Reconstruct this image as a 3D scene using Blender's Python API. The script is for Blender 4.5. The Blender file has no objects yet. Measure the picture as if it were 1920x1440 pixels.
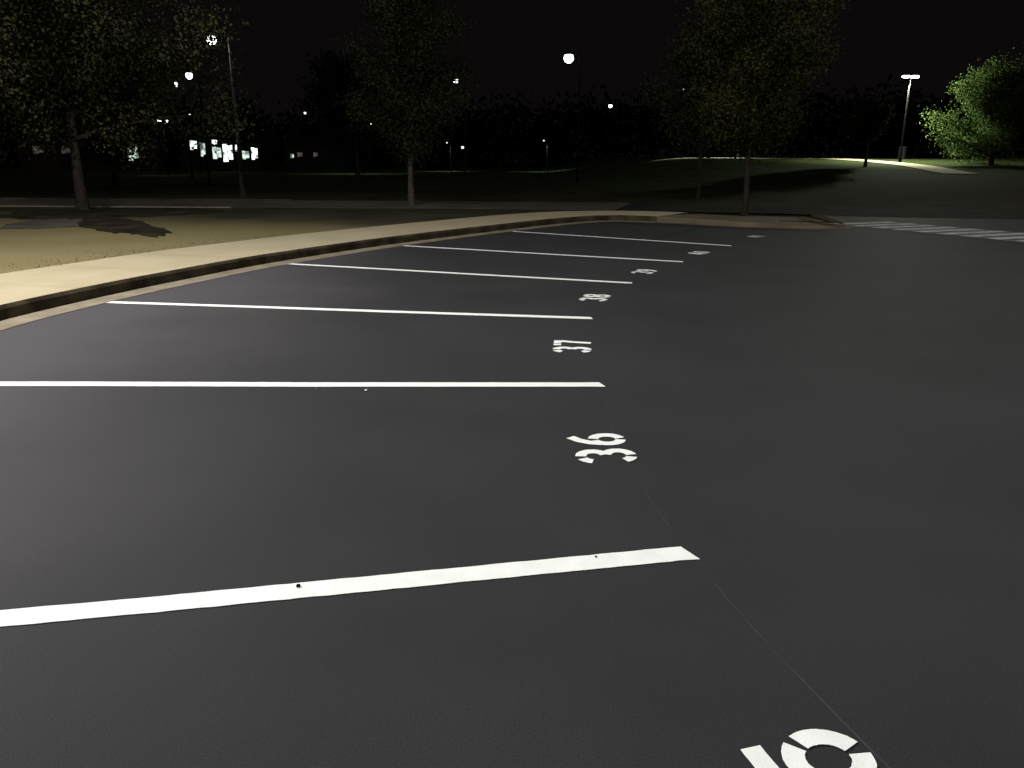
import bpy, bmesh, math, random
import numpy as np
from mathutils import Vector, Matrix, noise
random.seed(7)
scene = bpy.context.scene
COL = scene.collection
scene.view_settings.view_transform = 'Standard'
scene.view_settings.look = 'None'
scene.view_settings.exposure = 0

# ------------------------------------------------------------------ helpers
def link(o):
    COL.objects.link(o); return o

def top(o, label, category, group=None, kind=None):
    if label: o["label"] = label
    if category: o["category"] = category
    if group: o["group"] = group
    if kind: o["kind"] = kind
    return o

def mesh_obj(name, verts, faces, mat=None, smooth=False, normals=None):
    me = bpy.data.meshes.new(name)
    me.from_pydata([tuple(v) for v in verts], [], faces)
    me.validate(); me.update()
    if mat: me.materials.append(mat)
    if smooth or normals:
        me.polygons.foreach_set("use_smooth", [True]*len(me.polygons))
    if normals and len(normals) == len(me.vertices):
        me.normals_split_custom_set_from_vertices([tuple(n) for n in normals])
    return link(bpy.data.objects.new(name, me))

def empty(name, loc):
    o = bpy.data.objects.new(name, None); o.location = loc
    o.empty_display_size = 0.3
    return link(o)

def mat_noise(name, c1, c2, scale=5, detail=6, rough=0.85, bump=0.0, bscale=80, c3=None, s3=0.4, spec=0.3, lo=0.35, hi=0.65):
    m = bpy.data.materials.new(name); m.use_nodes = True
    nt = m.node_tree; N = nt.nodes; L = nt.links
    b = N["Principled BSDF"]; b.inputs["Roughness"].default_value = rough
    b.inputs["Specular IOR Level"].default_value = spec
    tc = N.new("ShaderNodeTexCoord")
    n1 = N.new("ShaderNodeTexNoise"); n1.inputs["Scale"].default_value = scale; n1.inputs["Detail"].default_value = detail
    L.new(tc.outputs["Object"], n1.inputs["Vector"])
    r = N.new("ShaderNodeValToRGB")
    r.color_ramp.elements[0].position = lo; r.color_ramp.elements[0].color = (*c1, 1)
    r.color_ramp.elements[1].position = hi; r.color_ramp.elements[1].color = (*c2, 1)
    L.new(n1.outputs["Fac"], r.inputs["Fac"])
    out = r.outputs["Color"]
    if c3:
        n3 = N.new("ShaderNodeTexNoise"); n3.inputs["Scale"].default_value = s3; n3.inputs["Detail"].default_value = 4
        L.new(tc.outputs["Object"], n3.inputs["Vector"])
        r3 = N.new("ShaderNodeMapRange"); r3.inputs[1].default_value = 0.42; r3.inputs[2].default_value = 0.75
        L.new(n3.outputs["Fac"], r3.inputs[0])
        mx = N.new("ShaderNodeMixRGB"); mx.inputs[2].default_value = (*c3, 1)
        L.new(r3.outputs[0], mx.inputs[0]); L.new(out, mx.inputs[1]); out = mx.outputs[0]
    L.new(out, b.inputs["Base Color"])
    if bump > 0:
        n2 = N.new("ShaderNodeTexNoise"); n2.inputs["Scale"].default_value = bscale; n2.inputs["Detail"].default_value = 5
        L.new(tc.outputs["Object"], n2.inputs["Vector"])
        bp = N.new("ShaderNodeBump"); bp.inputs["Strength"].default_value = bump; bp.inputs["Distance"].default_value = 0.02
        L.new(n2.outputs["Fac"], bp.inputs["Height"]); L.new(bp.outputs["Normal"], b.inputs["Normal"])
    return m

def mat_emit(name, col, s, vary=False):
    m = bpy.data.materials.new(name); m.use_nodes = True
    nt = m.node_tree; N = nt.nodes; L = nt.links
    b = N["Principled BSDF"]
    b.inputs["Base Color"].default_value = (*[min(1, c) for c in col], 1)
    b.inputs["Emission Color"].default_value = (*col, 1)
    b.inputs["Emission Strength"].default_value = s
    if vary:
        tc = N.new("ShaderNodeTexCoord"); n = N.new("ShaderNodeTexNoise"); n.inputs["Scale"].default_value = 1.7; n.inputs["Detail"].default_value = 3
        L.new(tc.outputs["Object"], n.inputs["Vector"])
        mr = N.new("ShaderNodeMapRange"); mr.inputs[1].default_value = 0.38; mr.inputs[2].default_value = 0.6
        mr.inputs[3].default_value = 0.06*s; mr.inputs[4].default_value = s
        L.new(n.outputs["Fac"], mr.inputs[0]); L.new(mr.outputs[0], b.inputs["Emission Strength"])
    return m

def speckle(m, amt=0.5, scale=260):
    nt = m.node_tree; N = nt.nodes; L = nt.links
    b = N["Principled BSDF"]; src = b.inputs["Base Color"].links[0].from_socket
    tc = N.new("ShaderNodeTexCoord"); n = N.new("ShaderNodeTexNoise"); n.inputs["Scale"].default_value = scale; n.inputs["Detail"].default_value = 3
    L.new(tc.outputs["Object"], n.inputs["Vector"])
    mr = N.new("ShaderNodeMapRange"); mr.inputs[1].default_value = 0.3; mr.inputs[2].default_value = 0.7
    mr.inputs[3].default_value = 1 - amt; mr.inputs[4].default_value = 1 + amt
    L.new(n.outputs["Fac"], mr.inputs[0])
    vm = N.new("ShaderNodeVectorMath"); vm.operation = 'SCALE'
    L.new(src, vm.inputs[0]); L.new(mr.outputs[0], vm.inputs["Scale"])
    L.new(vm.outputs[0], b.inputs["Base Color"])

# ------------------------------------------------------------------ materials
M_asphalt = mat_noise("sealed_asphalt", (0.0195, 0.0195, 0.0215), (0.0245, 0.0245, 0.0265), scale=0.9, detail=7, rough=0.8, bump=0.16, bscale=170,
                      c3=(0.0285, 0.028, 0.031), s3=0.22, spec=0.22)
def paler(m):  # lamp sheen by the left kerb, painted into the base colour
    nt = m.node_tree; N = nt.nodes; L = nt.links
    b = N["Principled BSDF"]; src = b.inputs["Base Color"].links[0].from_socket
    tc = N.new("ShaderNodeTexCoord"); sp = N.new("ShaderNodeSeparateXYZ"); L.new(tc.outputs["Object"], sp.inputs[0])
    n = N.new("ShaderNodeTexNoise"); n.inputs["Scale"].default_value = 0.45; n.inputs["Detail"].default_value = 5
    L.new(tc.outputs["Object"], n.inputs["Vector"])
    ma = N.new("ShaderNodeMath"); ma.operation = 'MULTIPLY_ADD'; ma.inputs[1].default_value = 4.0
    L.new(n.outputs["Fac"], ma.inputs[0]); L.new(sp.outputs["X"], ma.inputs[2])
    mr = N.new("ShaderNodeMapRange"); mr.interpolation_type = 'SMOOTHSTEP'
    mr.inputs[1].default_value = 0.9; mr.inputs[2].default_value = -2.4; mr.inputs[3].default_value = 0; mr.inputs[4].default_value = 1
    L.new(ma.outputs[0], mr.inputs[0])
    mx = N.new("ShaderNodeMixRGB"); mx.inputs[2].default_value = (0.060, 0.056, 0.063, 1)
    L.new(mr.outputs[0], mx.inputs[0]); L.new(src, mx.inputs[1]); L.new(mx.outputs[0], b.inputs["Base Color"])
paler(M_asphalt)
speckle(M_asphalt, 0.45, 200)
M_road = mat_noise("worn_road", (0.080, 0.070, 0.060), (0.12, 0.106, 0.09), scale=0.8, rough=0.95, bump=0.3, bscale=60, spec=0.05)
M_roaddark = mat_noise("dark_road", (0.013, 0.013, 0.012), (0.024, 0.023, 0.021), scale=0.8, rough=0.95, bump=0.3, bscale=60, spec=0.05)
M_paint = mat_noise("white_line_paint", (0.78, 0.80, 0.78), (0.86, 0.88, 0.86), scale=9, rough=0.65, bump=0.15, bscale=160, spec=0.2)
speckle(M_paint, 0.06, 220)
M_oldpaint = mat_noise("worn_white_paint", (0.17, 0.17, 0.19), (0.45, 0.45, 0.48), scale=4, rough=0.8)
M_greypatch = mat_noise("grey_worn_asphalt", (0.07, 0.07, 0.08), (0.12, 0.12, 0.13), scale=3, rough=0.85, spec=0.1)
M_chalk = mat_noise("chalk", (0.022, 0.022, 0.022), (0.055, 0.051, 0.048), scale=2.5, rough=0.95)
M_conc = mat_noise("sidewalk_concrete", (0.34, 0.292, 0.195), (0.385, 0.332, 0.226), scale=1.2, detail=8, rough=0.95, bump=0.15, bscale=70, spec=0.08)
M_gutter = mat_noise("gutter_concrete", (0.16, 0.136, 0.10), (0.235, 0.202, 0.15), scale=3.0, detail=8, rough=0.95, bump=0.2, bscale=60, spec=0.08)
M_island = mat_noise("weathered_island_concrete", (0.095, 0.078, 0.053), (0.14, 0.117, 0.080), scale=1.0, detail=8, rough=1, bump=0.2, bscale=40, spec=0.05)
M_curb = mat_noise("dark_kerb_face", (0.018, 0.014, 0.008), (0.060, 0.048, 0.028), scale=3, rough=0.9, bump=0.3, bscale=40, spec=0.1)  # darker than the gutter and sidewalk concrete beside it
M_bark = mat_noise("bark", (0.045, 0.036, 0.026), (0.085, 0.07, 0.055), scale=9, rough=0.95, bump=0.6, bscale=25, spec=0.05)
M_barkdark = mat_noise("dark_bark", (0.018, 0.014, 0.011), (0.035, 0.028, 0.023), scale=9, rough=0.95, bump=0.6, bscale=25, spec=0.05)
M_mulch_shade = mat_noise("mulch_and_tree_shade", (0.016, 0.013, 0.010), (0.045, 0.037, 0.026), scale=1.8, rough=1.0, bump=0.6, bscale=30, spec=0.03)  # for the mulch bed and the tree shadow painted on the grass
M_soil = mat_noise("bare_grey_soil", (0.065, 0.056, 0.052), (0.11, 0.095, 0.080), scale=1.5, rough=1.0, bump=0.3, bscale=18, spec=0.03)
M_pole = mat_noise("grey_pole_metal", (0.035, 0.035, 0.032), (0.06, 0.058, 0.052), scale=6, rough=0.8, spec=0.1)
M_black = mat_noise("dark_metal", (0.004, 0.004, 0.004), (0.008, 0.008, 0.008), scale=6, rough=0.9, spec=0.03)
M_brick = mat_noise("brick_wall", (0.020, 0.012, 0.012), (0.035, 0.02, 0.02), scale=0.5, rough=0.95, spec=0.05)
M_sid = mat_noise("siding_wall", (0.008, 0.010, 0.010), (0.018, 0.02, 0.02), scale=0.5, rough=0.95, spec=0.05)
M_roof = mat_noise("roof_shingle", (0.004, 0.004, 0.004), (0.008, 0.007, 0.007), scale=6, rough=0.95, spec=0.05)
M_lamp = mat_emit("lamp_glow", (0.93, 1.0, 0.98), 9.0)
M_lampdim = mat_emit("lamp_glow_dim", (0.85, 0.95, 0.9), 1.4)
M_win = mat_emit("lit_window", (0.86, 1.0, 0.92), 3.2, True)
M_winmid = mat_emit("lit_window_soft", (0.72, 0.9, 0.78), 1.2, True)
M_windim = mat_emit("lit_window_dim", (0.9, 0.7, 0.65), 0.05, True)

def leaf_mat(name, a, b_, scale=0.9, lo=0.32, hi=0.7, tr=0.5):
    m = mat_noise(name, a, b_, scale=scale, detail=3, rough=0.95, spec=0.0, lo=lo, hi=hi)
    nt = m.node_tree; N = nt.nodes; L = nt.links; b = N["Principled BSDF"]
    src = b.inputs["Base Color"].links[0].from_socket
    t = N.new("ShaderNodeBsdfTranslucent"); L.new(src, t.inputs["Color"])
    mx = N.new("ShaderNodeMixShader"); mx.inputs[0].default_value = tr
    L.new(b.outputs[0], mx.inputs[1]); L.new(t.outputs[0], mx.inputs[2])
    L.new(mx.outputs[0], N["Material Output"].inputs["Surface"])
    return m
M_leafA = leaf_mat("pale_olive_leaves", (0.038, 0.042, 0.020), (0.16, 0.162, 0.078), scale=0.45, lo=0.42, hi=0.64)
M_leafB = leaf_mat("dark_green_leaves", (0.042, 0.048, 0.027), (0.072, 0.075, 0.038))
M_leafC = leaf_mat("olive_leaves", (0.040, 0.046, 0.017), (0.095, 0.096, 0.032), scale=0.6)
M_leafD = leaf_mat("green_leaves", (0.045, 0.075, 0.024), (0.085, 0.12, 0.036), scale=0.4)
M_leafBk = leaf_mat("night_leaves", (0.006, 0.009, 0.005), (0.016, 0.02, 0.010))
M_wood = leaf_mat("far_woods", (0.002, 0.002, 0.002), (0.005, 0.005, 0.004))

def ground_mat():
    m = mat_noise("grass_ground", (0.030, 0.027, 0.017), (0.052, 0.046, 0.028), scale=0.6, detail=8, rough=1.0, bump=0.25, bscale=35, spec=0.02)
    nt = m.node_tree; N = nt.nodes; L = nt.links; b = N["Principled BSDF"]
    src = b.inputs["Base Color"].links[0].from_socket
    tc = N.new("ShaderNodeTexCoord")
    n = N.new("ShaderNodeTexNoise"); n.inputs["Scale"].default_value = 0.5; n.inputs["Detail"].default_value = 6
    L.new(tc.outputs["Object"], n.inputs["Vector"])
    r = N.new("ShaderNodeValToRGB")
    r.color_ramp.elements[0].position = 0.3; r.color_ramp.elements[0].color = (0.165, 0.140, 0.070, 1)
    r.color_ramp.elements[1].position = 0.7; r.color_ramp.elements[1].color = (0.195, 0.166, 0.086, 1)
    L.new(n.outputs["Fac"], r.inputs["Fac"])
    sp = N.new("ShaderNodeSeparateXYZ"); L.new(tc.outputs["Object"], sp.inputs[0])
    ad = N.new("ShaderNodeMath"); ad.operation = 'MULTIPLY_ADD'; ad.inputs[1].default_value = 4.0
    L.new(n.outputs["Fac"], ad.inputs[0]); L.new(sp.outputs["Y"], ad.inputs[2])
    ax = N.new("ShaderNodeMath"); ax.operation = 'MULTIPLY_ADD'; ax.inputs[1].default_value = 0.3
    L.new(sp.outputs["X"], ax.inputs[0]); L.new(ad.outputs[0], ax.inputs[2])
    mr = N.new("ShaderNodeMapRange"); mr.inputs[1].default_value = 16.5; mr.inputs[2].default_value = 22.5
    mr.interpolation_type = 'SMOOTHSTEP'
    mr.inputs[3].default_value = 1; mr.inputs[4].default_value = 0
    L.new(ax.outputs[0], mr.inputs[0])
    mx = N.new("ShaderNodeMixRGB"); L.new(mr.outputs[0], mx.inputs[0]); L.new(src, mx.inputs[1]); L.new(r.outputs[0], mx.inputs[2])
    g = N.new("ShaderNodeMapRange"); g.inputs[1].default_value = 30; g.inputs[2].default_value = 42
    L.new(sp.outputs["Y"], g.inputs[0])
    mx2 = N.new("ShaderNodeMixRGB"); mx2.blend_type = 'MIX'
    gm = N.new("ShaderNodeValToRGB")
    gm.color_ramp.elements[0].position = 0.35; gm.color_ramp.elements[0].color = (0.011, 0.014, 0.006, 1)
    gm.color_ramp.elements[1].position = 0.65; gm.color_ramp.elements[1].color = (0.022, 0.028, 0.010, 1)
    L.new(n.outputs["Fac"], gm.inputs["Fac"])
    L.new(g.outputs[0], mx2.inputs[0]); L.new(mx.outputs[0], mx2.inputs[1]); L.new(gm.outputs[0], mx2.inputs[2])
    L.new(mx2.outputs[0], b.inputs["Base Color"])
    return m
M_ground = ground_mat()
speckle(M_ground, 0.14, 40)

# ------------------------------------------------------------------ layout (metres)
def catmull(pts, n=8):
    out = []
    P = [Vector(p) for p in pts]
    P = [P[0] * 2 - P[1]] + P + [P[-1] * 2 - P[-2]]
    for i in range(1, len(P) - 2):
        p0, p1, p2, p3 = P[i-1], P[i], P[i+1], P[i+2]
        for k in range(n):
            t = k / n
            out.append(0.5 * ((2*p1) + (-p0+p2)*t + (2*p0-5*p1+4*p2-p3)*t*t + (-p0+3*p1-3*p2+p3)*t**3))
    out.append(P[-2].copy())
    return out

KERB = catmull([(-2.3, -12), (-3.4, -4), (-4.3, -0.5), (-4.75, 2.0), (-4.98, 5.0), (-4.97, 7.6), (-4.70, 9.25), (-4.2, 11.0), (-3.54, 12.82),
                (-2.09, 15.63), (0.02, 18.87), (1.5, 20.9), (2.7, 21.9), (3.9, 21.3), (5.7, 19.9), (7.4, 19.25), (8.4, 19.8), (9.0, 21.5), (9.5, 25.0)], 6)
ROAD = catmull([(-90, 41), (-40, 34.5), (-20, 32), (-8, 30.8), (2, 29.6), (9, 27.6), (15, 25.6), (40, 24.2)], 8)

def seg_dist(px, py, poly):
    best = np.full(px.shape, 1e9); sgn = np.ones(px.shape)
    for a, b in zip(poly[:-1], poly[1:]):
        dx, dy = b.x - a.x, b.y - a.y
        l2 = dx*dx + dy*dy + 1e-12
        t = np.clip(((px-a.x)*dx + (py-a.y)*dy) / l2, 0, 1)
        qx, qy = px - (a.x + t*dx), py - (a.y + t*dy)
        d = np.hypot(qx, qy); c = dx*(py-a.y) - dy*(px-a.x)
        m = d < best - 1e-6
        best = np.where(m, d, best); sgn = np.where(m, np.where(c >= 0, 1, -1), sgn)
    return best * sgn

def sm(x, a, b):
    t = np.clip((x-a)/(b-a), 0, 1); return t*t*(3-2*t)

def tz(px, py):
    px = np.asarray(px, float); py = np.asarray(py, float)
    d = seg_dist(px, py, KERB); r = np.abs(seg_dist(px, py, ROAD))
    low = 0.17 - 0.09*sm(px, 4.5, 6.5)
    v = -0.04 + low * sm(d, 0.45, 1.1) * sm(r, 2.7, 5.0)
    beyond = py > np.interp(px, [-90, -40, -20, -8, 2, 9, 15, 40], [41, 34.5, 32, 30.8, 29.6, 27.6, 25.6, 24.2])
    v = np.where(beyond, -0.04 + 0.03 * sm(r, 2.7, 4.5), v)
    h = np.interp(py, [33, 50, 55, 75, 90, 110, 600], [0, .6, .8, 1.68, 1.8, 1.85, 1.85]) * sm(px, 4, 20)
    return v + h
def z1(x, y): return float(tz(np.array([x]), np.array([y]))[0])

def frange(a, b, s): return list(np.arange(a, b, s))
xs = [-600, -400, -250, -150, -100, -80] + frange(-60, -20, 2) + frange(-20, 16, 0.5) + frange(16, 60, 2) + [60, 80, 100, 150, 250, 400, 600]
ys = [-60, -40, -30] + frange(-20, -4, 2) + frange(-4, 30, 0.5) + frange(30, 110, 2) + [110, 130, 160, 200, 300, 450, 700]
GX, GY = np.meshgrid(xs, ys)
GZ = tz(GX.ravel(), GY.ravel())
nx, ny = len(xs), len(ys)
V = list(zip(GX.ravel(), GY.ravel(), GZ))
F = [(j*nx+i, j*nx+i+1, (j+1)*nx+i+1, (j+1)*nx+i) for j in range(ny-1) for i in range(nx-1)]
g = mesh_obj("ground", V, F, M_ground, True)
top(g, "dry grass verge and dark sloping lawn around the car park", "ground", kind="structure")

def offs(poly, d):
    out = []
    for i, p in enumerate(poly):
        a = poly[max(0, i-1)]; b = poly[min(len(poly)-1, i+1)]
        t = (b-a).normalized(); out.append(Vector((p.x - t.y*d, p.y + t.x*d)))
    return out

def strip(name, rows, mat):
    n = len(rows[0]); v = [p for r in rows for p in r]; f = []
    for k in range(len(rows)-1):
        for i in range(n-1):
            f.append((k*n+i, k*n+i+1, (k+1)*n+i+1, (k+1)*n+i))
    return mesh_obj(name, v, f, mat)

inner = offs(KERB, 0.2)
poly = [(p.x, p.y, 0.0) for p in inner] + [(10.5, 26.5, 0), (40, 25.5, 0), (60, 25, 0), (60, -12, 0)]
me = bpy.data.meshes.new("parking_lot"); bm = bmesh.new()
bm.faces.new([bm.verts.new(p) for p in poly]); bmesh.ops.triangulate(bm, faces=bm.faces[:])
bmesh.ops.recalc_face_normals(bm, faces=bm.faces[:])
bm.to_mesh(me); bm.free(); me.materials.append(M_asphalt)
lot = link(bpy.data.objects.new("parking_lot", me))
if me.polygons[0].normal.z < 0: me.flip_normals()
top(lot, "freshly sealed black asphalt parking lot with curved edge", "parking lot", kind="structure")

def to3(pl, z): return [(p.x, p.y, z) for p in pl]
NI = 78
gut = strip("gutter", [to3(offs(KERB, 0.0)[:NI], 0.006), to3(offs(KERB, 0.18)[:NI], 0.004), to3(offs(KERB, 0.345)[:NI], 0.008)], M_gutter)
top(gut, "pale concrete gutter pan along the asphalt edge", "gutter", kind="structure")
gut = strip("gutter", [to3(offs(KERB, 0.0)[NI-1:], 0.006), to3(offs(KERB, 0.18)[NI-1:], 0.004), to3(offs(KERB, 0.345)[NI-1:], 0.008)], M_island)
top(gut, "dull concrete gutter around the end island", "gutter", kind="structure")
def kerb_obj(i0, i1, mat, label, h0, h1):
    def row(o, hh):
        pl = offs(KERB, o)[i0:i1]
        return [(p.x, p.y, hh if hh < 0 else hh*(h0+(h1-h0)*min(1, k/12))) for k, p in enumerate(pl)]
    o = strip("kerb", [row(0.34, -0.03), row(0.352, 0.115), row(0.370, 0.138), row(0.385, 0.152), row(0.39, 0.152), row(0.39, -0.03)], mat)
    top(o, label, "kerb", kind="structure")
kerb_obj(0, NI, M_curb, "dark concrete kerb beside the sidewalk", 1, 1)
kerb_obj(NI-1, len(KERB), M_island, "low tan concrete kerb around the end island", 1, 0.45)
def walk(i0, i1, mat, label, w, z0, z1_):
    a0 = offs(KERB, 0.393)[i0:i1]; a1 = offs(KERB, w)[i0:i1]; n = i1-i0
    def r(pl, dz): return [(p.x, p.y, z0+(z1_-z0)*min(1, k/12)+dz) for k, p in enumerate(pl)]
    o = strip("sidewalk", [to3(a0, -0.02), r(a0, 0.0), r(a1, 0.002), to3(a1, 0.0)], mat)
    top(o, label, "sidewalk", kind="structure")
    return o, a0, a1
sw, a0, a1 = walk(0, NI, M_conc, "tan concrete sidewalk curving around the parking lot", 2.3, .154, .154)
walk(NI-1, 92, M_island, "dull tan concrete strip on the end island", 1.35, .154, .080)
SW = KERB[:NI]
jv, jf = [], []
acc = 0
for i in range(1, len(SW)):
    acc += (SW[i]-SW[i-1]).length
    if acc > 1.5:
        acc = 0
        t = (SW[i]-SW[i-1]).normalized()*0.003
        A, B = a0[i], a1[i]
        b0 = len(jv)
        jv += [(A.x-t.x, A.y-t.y, .1585), (B.x-t.x, B.y-t.y, .1605), (B.x+t.x, B.y+t.y, .1605), (A.x+t.x, A.y+t.y, .1585)]
        jf.append((b0, b0+1, b0+2, b0+3))
jo = mesh_obj("slab_joint", jv, jf, M_gutter); jo.parent = sw

def draped(name, line, hw, mat, dz, zfix=None):
    pl = offs(line, hw); pr = offs(line, -hw)
    def zz(q): return [(p.x, p.y, (zfix if zfix is not None else z1(p.x, p.y)+dz)) for p in q]
    mid = [Vector((p.x, p.y)) for p in line]
    return strip(name, [zz(pr), zz(mid), zz(pl)], mat)
rd = draped("road", ROAD[:35], 2.6, M_road, 0, 0.008)
top(rd, "narrow dust-coated dusty road passing behind the parking lot", "road", kind="structure")
rd = draped("road", ROAD[34:], 2.6, M_roaddark, 0, 0.008)
top(rd, "dark asphalt road joining the parking lot", "road", kind="structure")
for s in (1, -1):
    ed = offs(ROAD, 2.75*s)[:4*8-8]
    e = strip("road_edge", [to3(offs(ed, -0.12), -0.02), to3(offs(ed, -0.11), 0.05), to3(offs(ed, 0.11), 0.05), to3(offs(ed, 0.12), -0.02)], M_road if s > 0 else M_gutter)
    top(e, "low dull concrete kerb at the edge of the road", "kerb", kind="structure")
pth = draped("footpath", catmull([(-80, 52), (-40, 48), (-15, 46), (-4, 44.5)], 14), 0.5, M_roaddark, 0.03)
top(pth, "thin dark footpath crossing the field", "path", kind="structure")
hp = catmull([(15.5, 92), (22.0, 89), (27, 80), (30.2, 72), (30.8, 64), (28.8, 53)], 16)
pth2 = draped("footpath", hp, 1.1, M_gutter, 0.05)
top(pth2, "pale concrete path winding over the lit lawn", "path", kind="structure")

# ------------------------------------------------------------------ painted markings
def ribbon(pts, w, z, jitter=0.0, step=0.12):
    d = []
    for a, b in zip(pts[:-1], pts[1:]):
        a = Vector(a); b = Vector(b); n = max(1, int((b-a).length/step))
        for k in range(n): d.append(a.lerp(b, k/n))
    d.append(Vector(pts[-1]))
    v, f = [], []
    for i, p in enumerate(d):
        t = (d[min(i+1, len(d)-1)] - d[max(i-1, 0)]).normalized()
        n = Vector((-t.y, t.x))
        w1 = w/2 + random.uniform(-jitter, jitter); w2 = w/2 + random.uniform(-jitter, jitter)
        v += [(p.x+n.x*w1, p.y+n.y*w1, z), (p.x-n.x*w2, p.y-n.y*w2, z)]
    for i in range(len(d)-1): f.append((2*i, 2*i+1, 2*i+3, 2*i+2))
    return v, f

LINES = [((-4.66, 2.02), (0.735, 3.06)), ((-4.9, 5.71), (0.65, 5.69)), ((-4.70, 9.25), (0.82, 8.27)), ((-3.54, 12.82), (1.604, 10.76)),
         ((-2.09, 15.63), (2.77, 13.10)), ((0.02, 18.87), (4.23, 15.63))]
for i, (a, b) in enumerate(LINES):
    a = Vector(a); b = Vector(b)
    mid = a.lerp(b, 0.62); nn = Vector((-(b-a).y, (b-a).x)).normalized()
    pts = [a, a.lerp(b, 0.3) + nn*0.006, mid - nn*0.008, b]
    v, f = ribbon(pts, 0.118, 0.004, 0.002, 0.05)
    v[-1] = (v[-1][0] + 0.035, v[-1][1], v[-1][2])
    o = mesh_obj("parking_line", v, f, M_paint)
    top(o, "white painted parking line on black asphalt", "parking line", "parking lines along the curved kerb")
cl = catmull([(1.55, 0.2), (1.02, 1.85), (0.75, 3.06), (0.62, 4.4), (0.66, 5.69), (0.70, 7.0), (0.84, 8.27), (1.15, 9.5), (1.62, 10.76)], 8)
v, f = ribbon([tuple(p) for p in cl], 0.0055, 0.0025, 0.002, 0.05)
o = mesh_obj("chalk_line", v, f, M_chalk)
top(o, "faint thin chalk layout line on the asphalt", "chalk line")

def arc(cx, cy, rx, ry, a0, a1, n=18, p=1.0):
    out = []
    for k in range(n+1):
        a = math.radians(a0+(a1-a0)*k/n); c, s = math.cos(a), math.sin(a)
        out.append((cx + rx*math.copysign(abs(c)**p, c), cy + ry*math.copysign(abs(s)**p, s)))
    return out
DIG = {
 '3': [arc(.095, .235, .070, .070, 165, 110, 8), arc(.095, .235, .070, .070, 86, -75), arc(.095, .095, .070, .070, 75, -86), arc(.095, .095, .070, .070, -110, -165, 8)],
 '6': [arc(.095, .105, .068, .080, 80, -80), arc(.095, .105, .068, .080, -100, -258), [(.030, .15), (.05, .215), (.088, .27), (.145, .312)]],
 '5': [[(.012, .302), (.175, .302)], [(.035, .272), (.033, .18)], arc(.085, .122, .078, .094, 130, 40), arc(.085, .122, .078, .094, 26, -75), arc(.085, .122, .078, .094, -95, -155, 8)],
 '7': [[(.0, .300), (.048, .300)], [(.066, .300), (.180, .300)], [(.160, .27), (.125, .165), (.10, .0)]],
 '8': [arc(.095, .24, .066, .064, 80, -80), arc(.095, .24, .066, .064, 100, 260), arc(.095, .098, .072, .072, 80, -80), arc(.095, .098, .072, .072, 100, 260)],
 '9': [arc(.095, .225, .070, .080, 102, 258), arc(.095, .225, .070, .080, 78, -78), [(.160, .18), (.14, .115), (.102, .06), (.045, .018)]],
 '4': [[(.135, 0), (.135, .33)], [(.10, .31), (.02, .115)], [(.0, .09), (.105, .09)], [(.165, .09), (.195, .09)]],
 '0': [arc(.095, .165, .070, .14, 78, -78), arc(.095, .165, .070, .14, 102, 258)],
 '1': [[(.10, 0), (.10, .33)], [(.045, .27), (.075, .30)]],
}
def number(txt, c, ang, sc=1.0, pitch=0.265, sw_=0.060):
    a = math.radians(ang); u = Vector((-math.cos(a), -math.sin(a))); r = Vector((-math.sin(a), math.cos(a)))
    c = Vector(c); V, F = [], []
    for k, ch in enumerate(txt):
        x0 = (k-(len(txt)-1)/2)*pitch - 0.095*1.08
        for j, st in enumerate(DIG[ch]):
            pts = [(p[0]*1.08, p[1]) for p in st]
            v, f = ribbon(pts, sw_, 0, 0.0010, 0.02)
            b = len(V)
            for q in v:
                w = c + (r*(x0+q[0]) + u*(q[1]-0.165))*sc
                V.append((w.x, w.y, 0.004 + 0.0004*j))
            F += [tuple(i+b for i in ff) for ff in f]
    o = mesh_obj("stall_number", V, F, M_paint)
    top(o, "white stencilled number %s painted on black asphalt" % txt, "painted number", "stencilled stall numbers")
number("35", (0.868, 1.722), 16, 1.02, .265, .062)
number("36", (0.515, 4.345), 5.5, 1.02, .268)
number("37", (0.537, 6.95), -5, 1, .27, .068)
number("38", (1.0, 9.56), -16, 1, .27, .064)
number("39", (1.97, 11.9), -24.5)
number("40", (3.34, 14.4), -32)
number("41", (5.3, 17.6), -40, .95, .25, .05)

c0 = Vector((9.25, 21.3)); ax = Vector((0.40, -0.92)).normalized(); pr = Vector((0.93, 0.36)).normalized()
cA = c0 - ax*0.4; cB = c0 + ax*9.2
cw = mesh_obj("crosswalk_surface", [(cA.x-pr.x*1.05, cA.y-pr.y*1.05, .006), (cB.x-pr.x*1.05, cB.y-pr.y*1.05, .006), (cB.x+pr.x*1.05, cB.y+pr.y*1.05, .006), (cA.x+pr.x*1.05, cA.y+pr.y*1.05, .006)], [(0, 1, 2, 3)], M_greypatch)
top(cw, "greyer worn asphalt band under the crosswalk", "crosswalk", kind="structure")
for k in range(15):
    c = c0 + ax*(0.62*k)
    v, f = ribbon([tuple(c-pr*0.98), tuple(c+pr*0.98)], 0.33, 0.012, 0.010, 0.1)
    o = mesh_obj("crosswalk_bar", v, f, M_oldpaint)
    top(o, "worn white crosswalk bar on asphalt", "crosswalk bar", "crosswalk bars across the driveway")

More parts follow.
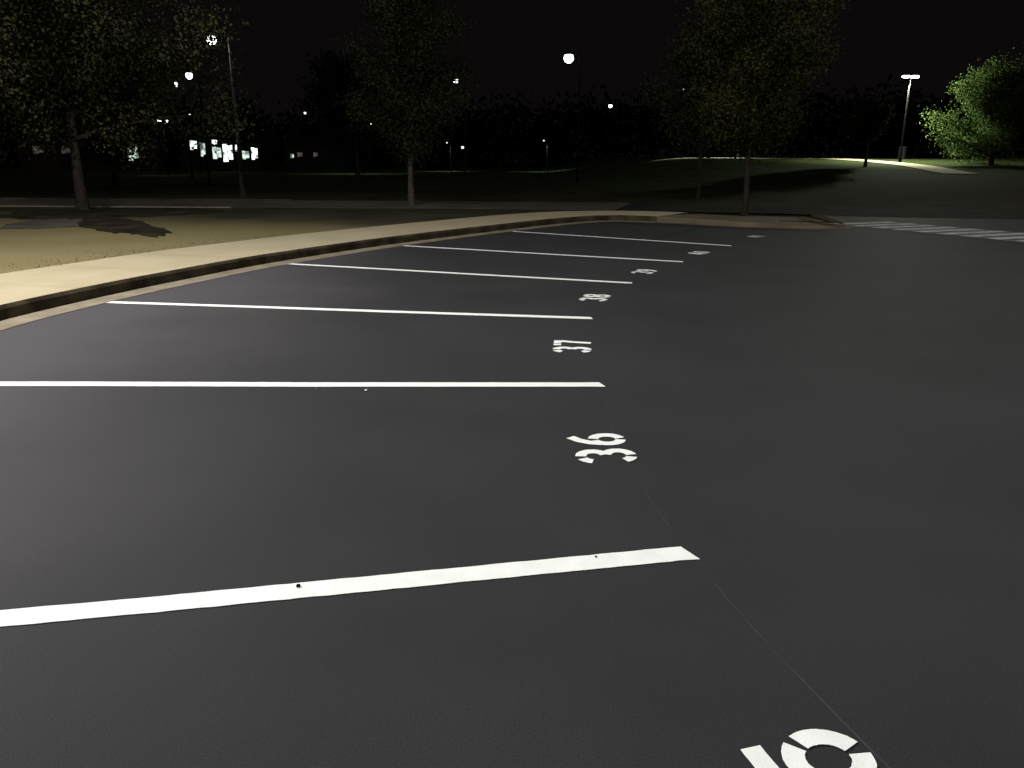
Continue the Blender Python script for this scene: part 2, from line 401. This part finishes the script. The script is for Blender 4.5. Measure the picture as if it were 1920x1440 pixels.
def rock(name, loc, sx, sy, sz, mat, seed, sub=3):
    bm = bmesh.new(); bmesh.ops.create_icosphere(bm, subdivisions=sub, radius=1)
    for vv in bm.verts:
        n = noise.noise(vv.co*1.3 + Vector((seed, 0, 0)))*0.35 + noise.noise(vv.co*3.1 + Vector((0, seed, 0)))*0.15
        vv.co *= 1 + n
        vv.co = Vector((vv.co.x*sx, vv.co.y*sy, max(-0.3, vv.co.z)*sz))
    me = bpy.data.meshes.new(name); bm.to_mesh(me); bm.free(); me.materials.append(mat)
    for p in me.polygons: p.use_smooth = True
    o = link(bpy.data.objects.new(name, me)); o.location = loc; return o
for (x, y, s, mt) in [(-1.05, 5.52, 0.010, M_paint), (-1.42, 5.58, 0.006, M_conc), (-0.83, 2.78, 0.009, M_black), (0.35, 3.02, 0.005, M_black)]:
    o = rock("pebble", (x, y, 0.006+s*0.3), s, s*1.2, s*0.5, mt, x*3, 2)
    top(o, "small pebble lying on the asphalt", "pebble", "pebbles on the asphalt")

# ------------------------------------------------------------------ vegetation
def tube(V, F, pts, rads, n=7):
    base = len(V)
    for i, p in enumerate(pts):
        t = (pts[min(i+1, len(pts)-1)] - pts[max(i-1, 0)]).normalized()
        a = t.orthogonal().normalized() if abs(t.z) < 0.9 else t.cross(Vector((0, 1, 0))).normalized()
        b = t.cross(a).normalized()
        for k in range(n):
            th = 2*math.pi*k/n
            V.append(p + (a*math.cos(th) + b*math.sin(th))*rads[i])
    for i in range(len(pts)-1):
        for k in range(n):
            F.append((base+i*n+k, base+i*n+(k+1) % n, base+(i+1)*n+(k+1) % n, base+(i+1)*n+k))

def leaves(V, F, c, rad, n, size, rng, flat=1.0, NL=None):
    for _ in range(n):
        d = Vector((rng.gauss(0, 1), rng.gauss(0, 1), rng.gauss(0, 1)*flat))*rad*0.5
        p = c + d
        if p.z < 0.05: p.z = 0.05 + rng.random()*0.3
        a = Vector((rng.uniform(-1, 1), rng.uniform(-1, 1), rng.uniform(-1, 1))).normalized()
        b = a.orthogonal().normalized()
        b = (Matrix.Rotation(rng.uniform(0, 6.28), 3, a) @ b)
        c2 = a.cross(b)
        s = size*rng.uniform(0.6, 1.3); i0 = len(V)
        V += [p - b*s, p - c2*s*0.55, p + b*s, p + c2*s*0.55]
        F.append((i0, i0+1, i0+2, i0+3))
        if NL is not None:
            nn = (d.normalized() + Vector((0, 0, 0.25)) + a*0.25).normalized()
            NL += [nn]*4

def tree(loc, H, clear, spread, seed, leafmat, barkmat, label, upright=0.6, nlimb=13, leafn=34, lsize=0.09, tr=0.13, group="young trees around the parking lot", lean=0.0, clump=0.5, keep=1.0, roundness=1.0, cone=0.0):
    rng = random.Random(seed)
    root = empty("tree", loc)
    top(root, label, "tree", group)
    V, F = [], []; LV, LF, LN = [], [], []
    tp = []; N = 9
    for i in range(N+1):
        t = i/N
        tp.append(Vector((lean*t*H + 0.06*math.sin(seed+t*5)*t*2, 0.05*math.cos(seed*2+t*6)*t*2, H*0.92*t - 0.05)))
    tube(V, F, tp, [tr*(1.35 if i == 0 else 1.0)*(1-0.85*i/N) + 0.012 for i in range(N+1)], 9)
    def at(h):
        t = min(0.999, max(0, h/(H*0.92)))*N; i = int(t); return tp[i].lerp(tp[i+1], t-i)
    for k in range(nlimb):
        h = clear + (H*0.9-clear)*(k/nlimb)**1.0
        az = k*2.4 + rng.uniform(-.4, .4) + seed
        f = (h-clear)/(H-clear)
        if cone: L = spread*(1.15-cone*f)*rng.uniform(.75, 1.15)
        else: L = spread*(0.55 + 0.6*math.sin(math.pi*min(1, f*0.85+0.22)))*rng.uniform(0.7, 1.15)*(1-0.35*f*roundness)
        up = upright*rng.uniform(0.8, 1.2)
        p0 = at(h); pts = [p0]; d = Vector((math.cos(az), math.sin(az), up)).normalized()
        ns = 6
        for s in range(ns):
            d = (d + Vector((rng.uniform(-.2, .2), rng.uniform(-.2, .2), rng.uniform(-.12, .14)))).normalized()
            pts.append(pts[-1] + d*L/ns)
        r0 = tr*0.42*(1-0.6*f)
        tube(V, F, pts, [r0*(1-0.85*s/ns)+0.006 for s in range(ns+1)], 5)
        for s in range(1, ns+1):
            for q in range(3):
                d2 = (d + Vector((rng.uniform(-1, 1), rng.uniform(-1, 1), rng.uniform(-.7, .6)))).normalized()
                l2 = L*rng.uniform(.12, .34)
                e = pts[s] + d2*l2
                tube(V, F, [pts[s], pts[s].lerp(e, .5)+Vector((0, 0, .03)), e], [r0*.3+.004, r0*.2+.003, .003], 4)
                if rng.random() < keep:
                    leaves(LV, LF, e, clump*rng.uniform(.6, 1.25), int(leafn*rng.uniform(.5, 1.3)), lsize, rng, 0.85, LN)
                if rng.random() < keep*0.6:
                    leaves(LV, LF, pts[s].lerp(e, .5), clump*.8, int(leafn*.6), lsize, rng, 0.85, LN)
    for s in range(5):
        leaves(LV, LF, tp[-1] + Vector((rng.uniform(-.4, .4), rng.uniform(-.4, .4), rng.uniform(-.5, .6))), clump, leafn, lsize, rng, 1.0, LN)
    t = mesh_obj("trunk", V, F, barkmat, True); t.parent = root
    c = mesh_obj("crown", LV, LF, leafmat, normals=LN); c.parent = root
    return root

def T(x, y, *a, **k): return tree((x, y, z1(x, y)), *a, **k)
T(-12.9, 24.6, 8.2, 1.8, 3.6, 11, M_leafA, M_barkdark, "broad pale olive tree in a dark mulch bed", upright=0.4, nlimb=19, leafn=190, lsize=0.055, tr=0.15, clump=0.75)
T(-3.7, 30.2, 8.8, 1.6, 2.0, 5, M_leafB, M_bark, "slender young tree with dense upswept crown on the verge", upright=1.05, nlimb=22, leafn=140, lsize=0.048, tr=0.10, clump=0.62)
T(6.75, 23.7, 7.8, 1.75, 1.85, 21, M_leafC, M_barkdark, "olive leaved tree standing on the end island", upright=0.6, nlimb=21, leafn=180, lsize=0.045, tr=0.075, clump=0.6)
T(7.6, 33.5, 6.6, 1.7, 2.0, 33, M_leafB, M_barkdark, "dark young tree beyond the road", upright=0.6, nlimb=15, leafn=60, lsize=0.06, tr=0.08, clump=0.65)
T(36.9, 64.0, 7.4, 0.7, 3.5, 41, M_leafD, M_barkdark, "loose conical green tree beside the twin lamp", upright=0.3, nlimb=24, leafn=75, lsize=0.09, tr=0.2, clump=0.95, cone=0.7)
T(26.4, 62, 4.6, 1.7, 1.7, 52, M_leafBk, M_barkdark, "small dark tree on the lawn", upright=0.7, nlimb=10, leafn=26, lsize=0.12, tr=0.11)
T(-24, 50, 9.5, 1.6, 3.6, 71, M_leafBk, M_barkdark, "dark leafy tree in the field", upright=0.5, nlimb=15, leafn=40, lsize=0.13, tr=0.2, clump=0.8)
T(-14, 75, 10.5, 1.8, 4.0, 77, M_leafBk, M_barkdark, "dark leafy tree in the field", upright=0.5, nlimb=15, leafn=40, lsize=0.15, tr=0.2, clump=0.9)

def disc(name, x, y, rx, ry, mat, seed, dz=0.012, rot=0.0):
    v = [(x, y, z1(x, y)+0.03)]; n = 90; cr_, sr_ = math.cos(rot), math.sin(rot)
    for ring, q in ((0.5, 0), (1.0, 1)):
        for k in range(n):
            a = 2*math.pi*k/n; r = ring*(1+0.12*math.sin(3*a+seed)+0.07*math.sin(7*a)+0.05*math.sin(17*a+seed*2)+0.04*math.sin(31*a+seed))
            ux, uy = rx*r*math.cos(a), ry*r*math.sin(a)
            px, py = x+ux*cr_-uy*sr_, y+ux*sr_+uy*cr_; v.append((px, py, z1(px, py)+(0.025 if q == 0 else dz)))
    f = [(0, 1+k, 1+(k+1) % n) for k in range(n)] + [(1+k, 1+n+k, 1+n+(k+1) % n, 1+(k+1) % n) for k in range(n)]
    return mesh_obj(name, v, f, mat)
top(disc("mulch_shade_patch", -11.8, 23.6, 2.9, 2.4, M_mulch_shade, 1), "dark mulch bed around a tree trunk", "mulch bed", kind="structure")
top(disc("bare_soil", -11.1, 19.4, 0.85, 1.6, M_soil, 3, rot=0.45), "bare grey soil patch in the dry grass", "bare soil", kind="structure")
top(disc("mulch_shade_patch", -9.2, 19.0, 0.7, 3.3, M_mulch_shade, 5, rot=0.62, dz=0.016), "painted dark tree shadow running across the dry grass", "mulch bed", kind="structure")  # dark patch painted where the tree's shadow falls
top(disc("island_surface", 6.5, 22.4, 1.9, 1.15, M_island, 2), "tan gravelly surface of the end island", "island surface", kind="structure")

rs = np.random.RandomState(5)
NB = 60000
cx = rs.uniform(-14, 0, NB); cy = rs.uniform(7, 20, NB)
dd = seg_dist(cx, cy, KERB)
mk = (dd > 2.28) & (rs.rand(NB) < np.exp(-(dd-2.28)*3)) & (cy + 0.3*cx + rs.normal(0, .7, NB) < 15.5)
cx, cy = cx[mk], cy[mk]
cz = tz(cx, cy)
GV, GF = [], []
for x, y, z in zip(cx, cy, cz):
    h = random.uniform(.012, .034); a = random.uniform(0, 6.28); w = random.uniform(.006, .012)
    lx, ly = random.uniform(-.03, .03), random.uniform(-.03, .03); i0 = len(GV)
    GV += [(x-math.cos(a)*w, y-math.sin(a)*w, z-.005), (x+math.cos(a)*w, y+math.sin(a)*w, z-.005), (x+lx, y+ly, z+h)]
    GF.append((i0, i0+1, i0+2))
M_blade = leaf_mat("grass_blades", (0.165, 0.140, 0.070), (0.21, 0.178, 0.092))
top(mesh_obj("grass", GV, GF, M_blade), "dry short grass beside the sidewalk", "grass", kind="stuff")

WV, WF = [], []
rng = random.Random(9)
for k in range(190):
    x = -170 + 340*k/190 + rng.uniform(-2, 2); y = rng.uniform(165, 195); h = rng.uniform(8, 13)
    for j in range(9):
        leaves(WV, WF, Vector((x+rng.uniform(-3, 3), y+rng.uniform(-2, 2), z1(x, y)+h*rng.uniform(.12, 1))), 4.5, 26, .7, rng, .8)
top(mesh_obj("far_woods", WV, WF, M_wood), "dark distant belt of woods at night", "woods", kind="stuff")

# ------------------------------------------------------------------ lamps
def box(V, F, c, s):
    b = len(V); x, y, z = c; a, e, h = s[0]/2, s[1]/2, s[2]/2
    for dz in (-h, h):
        V += [Vector((x-a, y-e, z+dz)), Vector((x+a, y-e, z+dz)), Vector((x+a, y+e, z+dz)), Vector((x-a, y+e, z+dz))]
    F += [(b, b+3, b+2, b+1), (b+4, b+5, b+6, b+7), (b, b+1, b+5, b+4), (b+1, b+2, b+6, b+5), (b+2, b+3, b+7, b+6), (b+3, b, b+4, b+7)]

def lamp(x, y, zl, arm=(-0.8, 0), heads=1, size=0.3, glow=None, label="tall dark street lamp with one lit white head", power=0, dark=True, aim=None, spot=0, side=0, flat=1.0, wide=1.0):
    zb = z1(x, y); root = empty("street_lamp", (x, y, zb)); H = zl-zb+0.18
    top(root, label, "street lamp", "lit lamps around the grounds")
    pm = M_black if dark else M_pole
    V, F = [], []
    tube(V, F, [Vector((0, 0, -.1)), Vector((0, 0, .35)), Vector((0, 0, .36)), Vector((0, 0, H*.5)), Vector((0, 0, H))], [.13, .13, .085, .07, .05], 12)
    mesh_obj("pole", V, F, pm, False).parent = root
    arms = [Vector((arm[0], arm[1], 0))] if heads == 1 else [Vector((arm[0], arm[1], 0)), Vector((-arm[0], -arm[1], 0))]
    for ai, av in enumerate(arms):
        V, F = [], []
        tube(V, F, [Vector((0, 0, H-.12)), av*.5 + Vector((0, 0, H+.02)), av*.85 + Vector((0, 0, H+.04))], [.045, .04, .035], 8)
        mesh_obj("arm", V, F, M_black, True).parent = root
        V, F = [], []; n = 16; d = av.normalized()
        s = d.cross(Vector((0, 0, 1)))
        rows = [(1.0, 0.0), (1.05, .05), (.8, .12), (.35, .16)]
        for (k, zz) in rows:
            for i in range(n):
                a = 2*math.pi*i/n
                V.append(av + d*math.cos(a)*size*.6*k*wide + s*math.sin(a)*size*.6*k + Vector((0, 0, H-.06+zz*size*2*flat)))
        for r in range(len(rows)-1):
            for i in range(n): F.append((r*n+i, r*n+(i+1) % n, (r+1)*n+(i+1) % n, (r+1)*n+i))
        F.append(tuple(range((len(rows)-1)*n, len(rows)*n)))
        mesh_obj("lamp_hood", V, F, M_black, True).parent = root
        V, F = [], []
        lens = [(math.sin(math.radians(q)), math.cos(math.radians(q))) for q in (50, 68, 88, 108, 128, 148, 168)]
        for (k, zz) in lens:
            for i in range(n):
                a = 2*math.pi*i/n
                V.append(av + d*math.cos(a)*size*.56*k*wide + s*math.sin(a)*size*.56*k + Vector((0, 0, H-.06+(zz-.66)*size*.56*flat)))
        for r in range(len(lens)-1):
            for i in range(n): F.append((r*n+i, (r+1)*n+i, (r+1)*n+(i+1) % n, r*n+(i+1) % n))
        F.append(tuple(range((len(lens)-1)*n, len(lens)*n)))
        mesh_obj("lamp_lens", V, F, glow or M_lamp, True).parent = root
        if power:
            pt = (not spot) or (side and ai == 1)
            ld = bpy.data.lights.new("lamp_light", 'POINT' if pt else 'SPOT'); ld.energy = side if (side and ai == 1) else power/len(arms); ld.shadow_soft_size = 0.2
            if not pt: ld.spot_size = math.radians(spot); ld.spot_blend = 0.6
            ld.color = aim or (1.0, 0.97, 0.9)
            lo = link(bpy.data.objects.new("lamp_light", ld)); lo.parent = root
            lo.location = av + Vector((0, 0, H-.06-size*.98-.23))
    return root

lamp(-11.9, 36.3, 6.5, (-0.75, 0), 1, 0.38, power=110, dark=False, label="tall grey street lamp beside the road, head lit white")
lamp(4.9, 62, 8.8, (-0.8, 0), 1, 0.62)
lamp(-4.5, 80, 8.8, (-0.8, 0), 1, 0.46)
lamp(-18.0, 100, 7.6, (-0.8, 0), 1, 0.46, power=2200, aim=(.8, 1, .6), spot=110)
lamp(13.6, 110, 8.4, (-0.8, 0), 1, 0.40)
lamp(-22.0, 60, 7.35, (-0.7, 0), 1, 0.42)
lamp(-29.0, 75, 8.05, (-0.7, 0), 1, 0.40)
lamp(-37.4, 90, 5.6, (-0.38, 0), 2, 0.46, power=250, aim=(.8, 1, .95), label="lit street lamp with two white heads", spot=130)
lamp(-41.2, 110, 7.35, (-0.8, 0), 1, 0.40)
lamp(-19.2, 120, 6.75, (-0.8, 0), 1, 0.46)
lamp(-31.1, 130, 8.6, (-0.8, 0), 1, 0.36, glow=M_lampdim)
lamp(-7.5, 140, 3.7, (-0.8, 0), 1, 0.44, glow=M_lampdim)
lamp(21.1, 100, 9.6, (-0.8, 0), 1, 0.28, glow=M_lampdim)
lamp(25.0, 92, 6.6, (-0.8, 0), 1, 0.34, power=20000, aim=(.85, 1, .86), spot=132, label="assumed short street lamp added to light the pale path")  # assumed lamp, hidden by the island tree, added to light the path strip
lamp(32.7, 70, 8.15, (-0.36, 0), 2, 0.42, power=30000, dark=True, aim=(.92, 1, .74), label="twin headed dark lamp lighting the lawn", spot=128, side=7000, flat=0.5, wide=1.5)
lamp(5, 118, 4.2, (-0.5, 0), 1, 0.2, glow=M_lampdim, power=1600, aim=(.7, 1, .6), spot=130)  # assumed far lamp, added for a green glow low on the horizon
lamp(-9, 122, 4.0, (-0.5, 0), 1, 0.2, glow=M_lampdim, power=1600, aim=(.8, 1, .6), spot=130)  # second assumed far lamp, added for the glow on the distant lawn
lamp(-8.4, 7.2, 8.6, (1.0, 0), 1, 0.34, power=6200, dark=False, aim=(1.0, .975, .93), label="assumed tall lamp added behind the sidewalk to light the lot")  # assumed lamp, out of view on the left, added to light the lot
lamp(15.5, 13.0, 9.0, (-1.0, 0), 1, 0.34, power=1500, dark=False, aim=(1.0, .98, .96), label="unseen lamp added to fill the lot from behind")  # out-of-view lamp added as fill from the right
lamp(2.0, -8.0, 9.0, (-1.0, 0), 1, 0.34, power=3900, dark=False, aim=(1.0, .98, .98), label="unseen lamp added to fill the lot from behind")  # out-of-view lamp added to brighten the foreground

V, F = [], []
tube(V, F, [Vector((0, 0, -.05)), Vector((0, 0, .9)), Vector((0, 0, .93)), Vector((0, 0, 1.05)), Vector((0, 0, 1.12))], [.3, .32, .35, .35, .12], 14)
F.append(tuple(range(4*14, 5*14)))
bn = mesh_obj("litter_bin", V, F, M_black); bn.location = (35.6, 76, z1(35.6, 76))
top(bn, "dark round litter bin on the lit lawn", "litter bin")

# ------------------------------------------------------------------ buildings far away
def building(x0, x1, y, depth, h, wallmat, wins, label, roofh=1.2):
    root = empty("building", ((x0+x1)/2, y, 0)); top(root, label, "building", "low buildings beyond the field")
    w = x1-x0
    V, F = [], []; box(V, F, (0, depth/2, h/2-.1), (w, depth, h+.2)); mesh_obj("wall", V, F, wallmat).parent = root
    o = .5; V = [Vector(p) for p in [(-w/2-o, -o, h+.02), (w/2+o, -o, h+.02), (w/2+o, depth+o, h+.02), (-w/2-o, depth+o, h+.02), (-w/2+1.5, depth/2, h+roofh), (w/2-1.5, depth/2, h+roofh)]]
    mesh_obj("roof", V, [(0, 1, 5, 4), (1, 2, 5), (2, 3, 4, 5), (3, 0, 4), (3, 2, 1, 0)], M_roof).parent = root
    for (wx, wz, ww, wh, mt) in wins:
        lx = wx-(x0+x1)/2; ww *= 1.25; wh *= 1.3
        V, F = [], []; box(V, F, (lx, -.03, wz), (ww+.2, .1, wh+.2)); fr = mesh_obj("window", V, F, M_sid); fr.parent = root
        V, F = [], []
        box(V, F, (lx-ww*.26, -.1, wz), (ww*.48, .04, wh)); box(V, F, (lx+ww*.26, -.1, wz+wh*.04), (ww*.48, .04, wh*.8))
        p = mesh_obj("pane", V, F, mt); p.parent = fr
    return root
building(-70, -51, 118, 9, 4.6, M_brick, [(-53.7, 2.7, 1.2, 1.8, M_winmid), (-53.2, 4.2, .7, .3, M_win), (-58, 3.0, 1.2, .8, M_windim), (-63, 3.0, 1.2, .8, M_windim), (-67, 3.0, 1.2, .8, M_windim)], "low dark brick building with one bright doorway")
building(-48.5, -36.8, 122, 9, 4.8, M_sid, [(-46.6, 3.7, .9, 1.0, M_win), (-45.2, 3.1, .7, 1.5, M_winmid), (-43.4, 4.1, .6, .5, M_win), (-43.2, 2.6, 1.0, 1.3, M_winmid), (-41.6, 2.6, 1.1, 1.9, M_win), (-40.1, 3.3, .6, .7, M_win), (-39.0, 2.3, .8, .9, M_winmid), (-37.7, 2.5, .7, 1.3, M_win)], "low dark building with a row of bright windows")
building(-35, -26, 128, 8, 4.0, M_sid, [(-33.8, 2.2, .4, .5, M_winmid), (-32.6, 2.4, .6, .5, M_windim), (-30.2, 2.4, .5, .5, M_windim)], "small dark house with small lit windows")

# ------------------------------------------------------------------ sky, sun, camera
w = bpy.data.worlds.new("World"); scene.world = w; w.use_nodes = True
nt = w.node_tree; N = nt.nodes; L = nt.links
bg = N["Background"]; bg.inputs["Strength"].default_value = 1.0
tc = N.new("ShaderNodeTexCoord"); sp = N.new("ShaderNodeSeparateXYZ"); L.new(tc.outputs["Generated"], sp.inputs[0])
cr = N.new("ShaderNodeValToRGB")
cr.color_ramp.elements[0].position = 0.0; cr.color_ramp.elements[0].color = (0.0032, 0.0026, 0.0028, 1)
cr.color_ramp.elements[1].position = 0.5; cr.color_ramp.elements[1].color = (0.0032, 0.0024, 0.0028, 1)
L.new(sp.outputs["Z"], cr.inputs["Fac"]); L.new(cr.outputs["Color"], bg.inputs["Color"])
sd = bpy.data.lights.new("fill_sun", 'SUN'); sd.energy = 0.2; sd.angle = math.radians(8); sd.color = (1.0, 0.96, 0.88)  # dim sun lamp added as general fill
so = link(bpy.data.objects.new("fill_sun", sd))
d = Vector((0.35, 0.5, -0.9)).normalized()
so.rotation_euler = d.to_track_quat('-Z', 'Y').to_euler()

cam = bpy.data.cameras.new("camera"); cam.lens = 28.125; cam.sensor_width = 36; cam.clip_end = 2000; cam.clip_start = 0.05
co = link(bpy.data.objects.new("camera", cam)); co.location = (0, 0, 1.6)
co.rotation_euler = (math.radians(90-15.64), 0, 0)
scene.camera = co
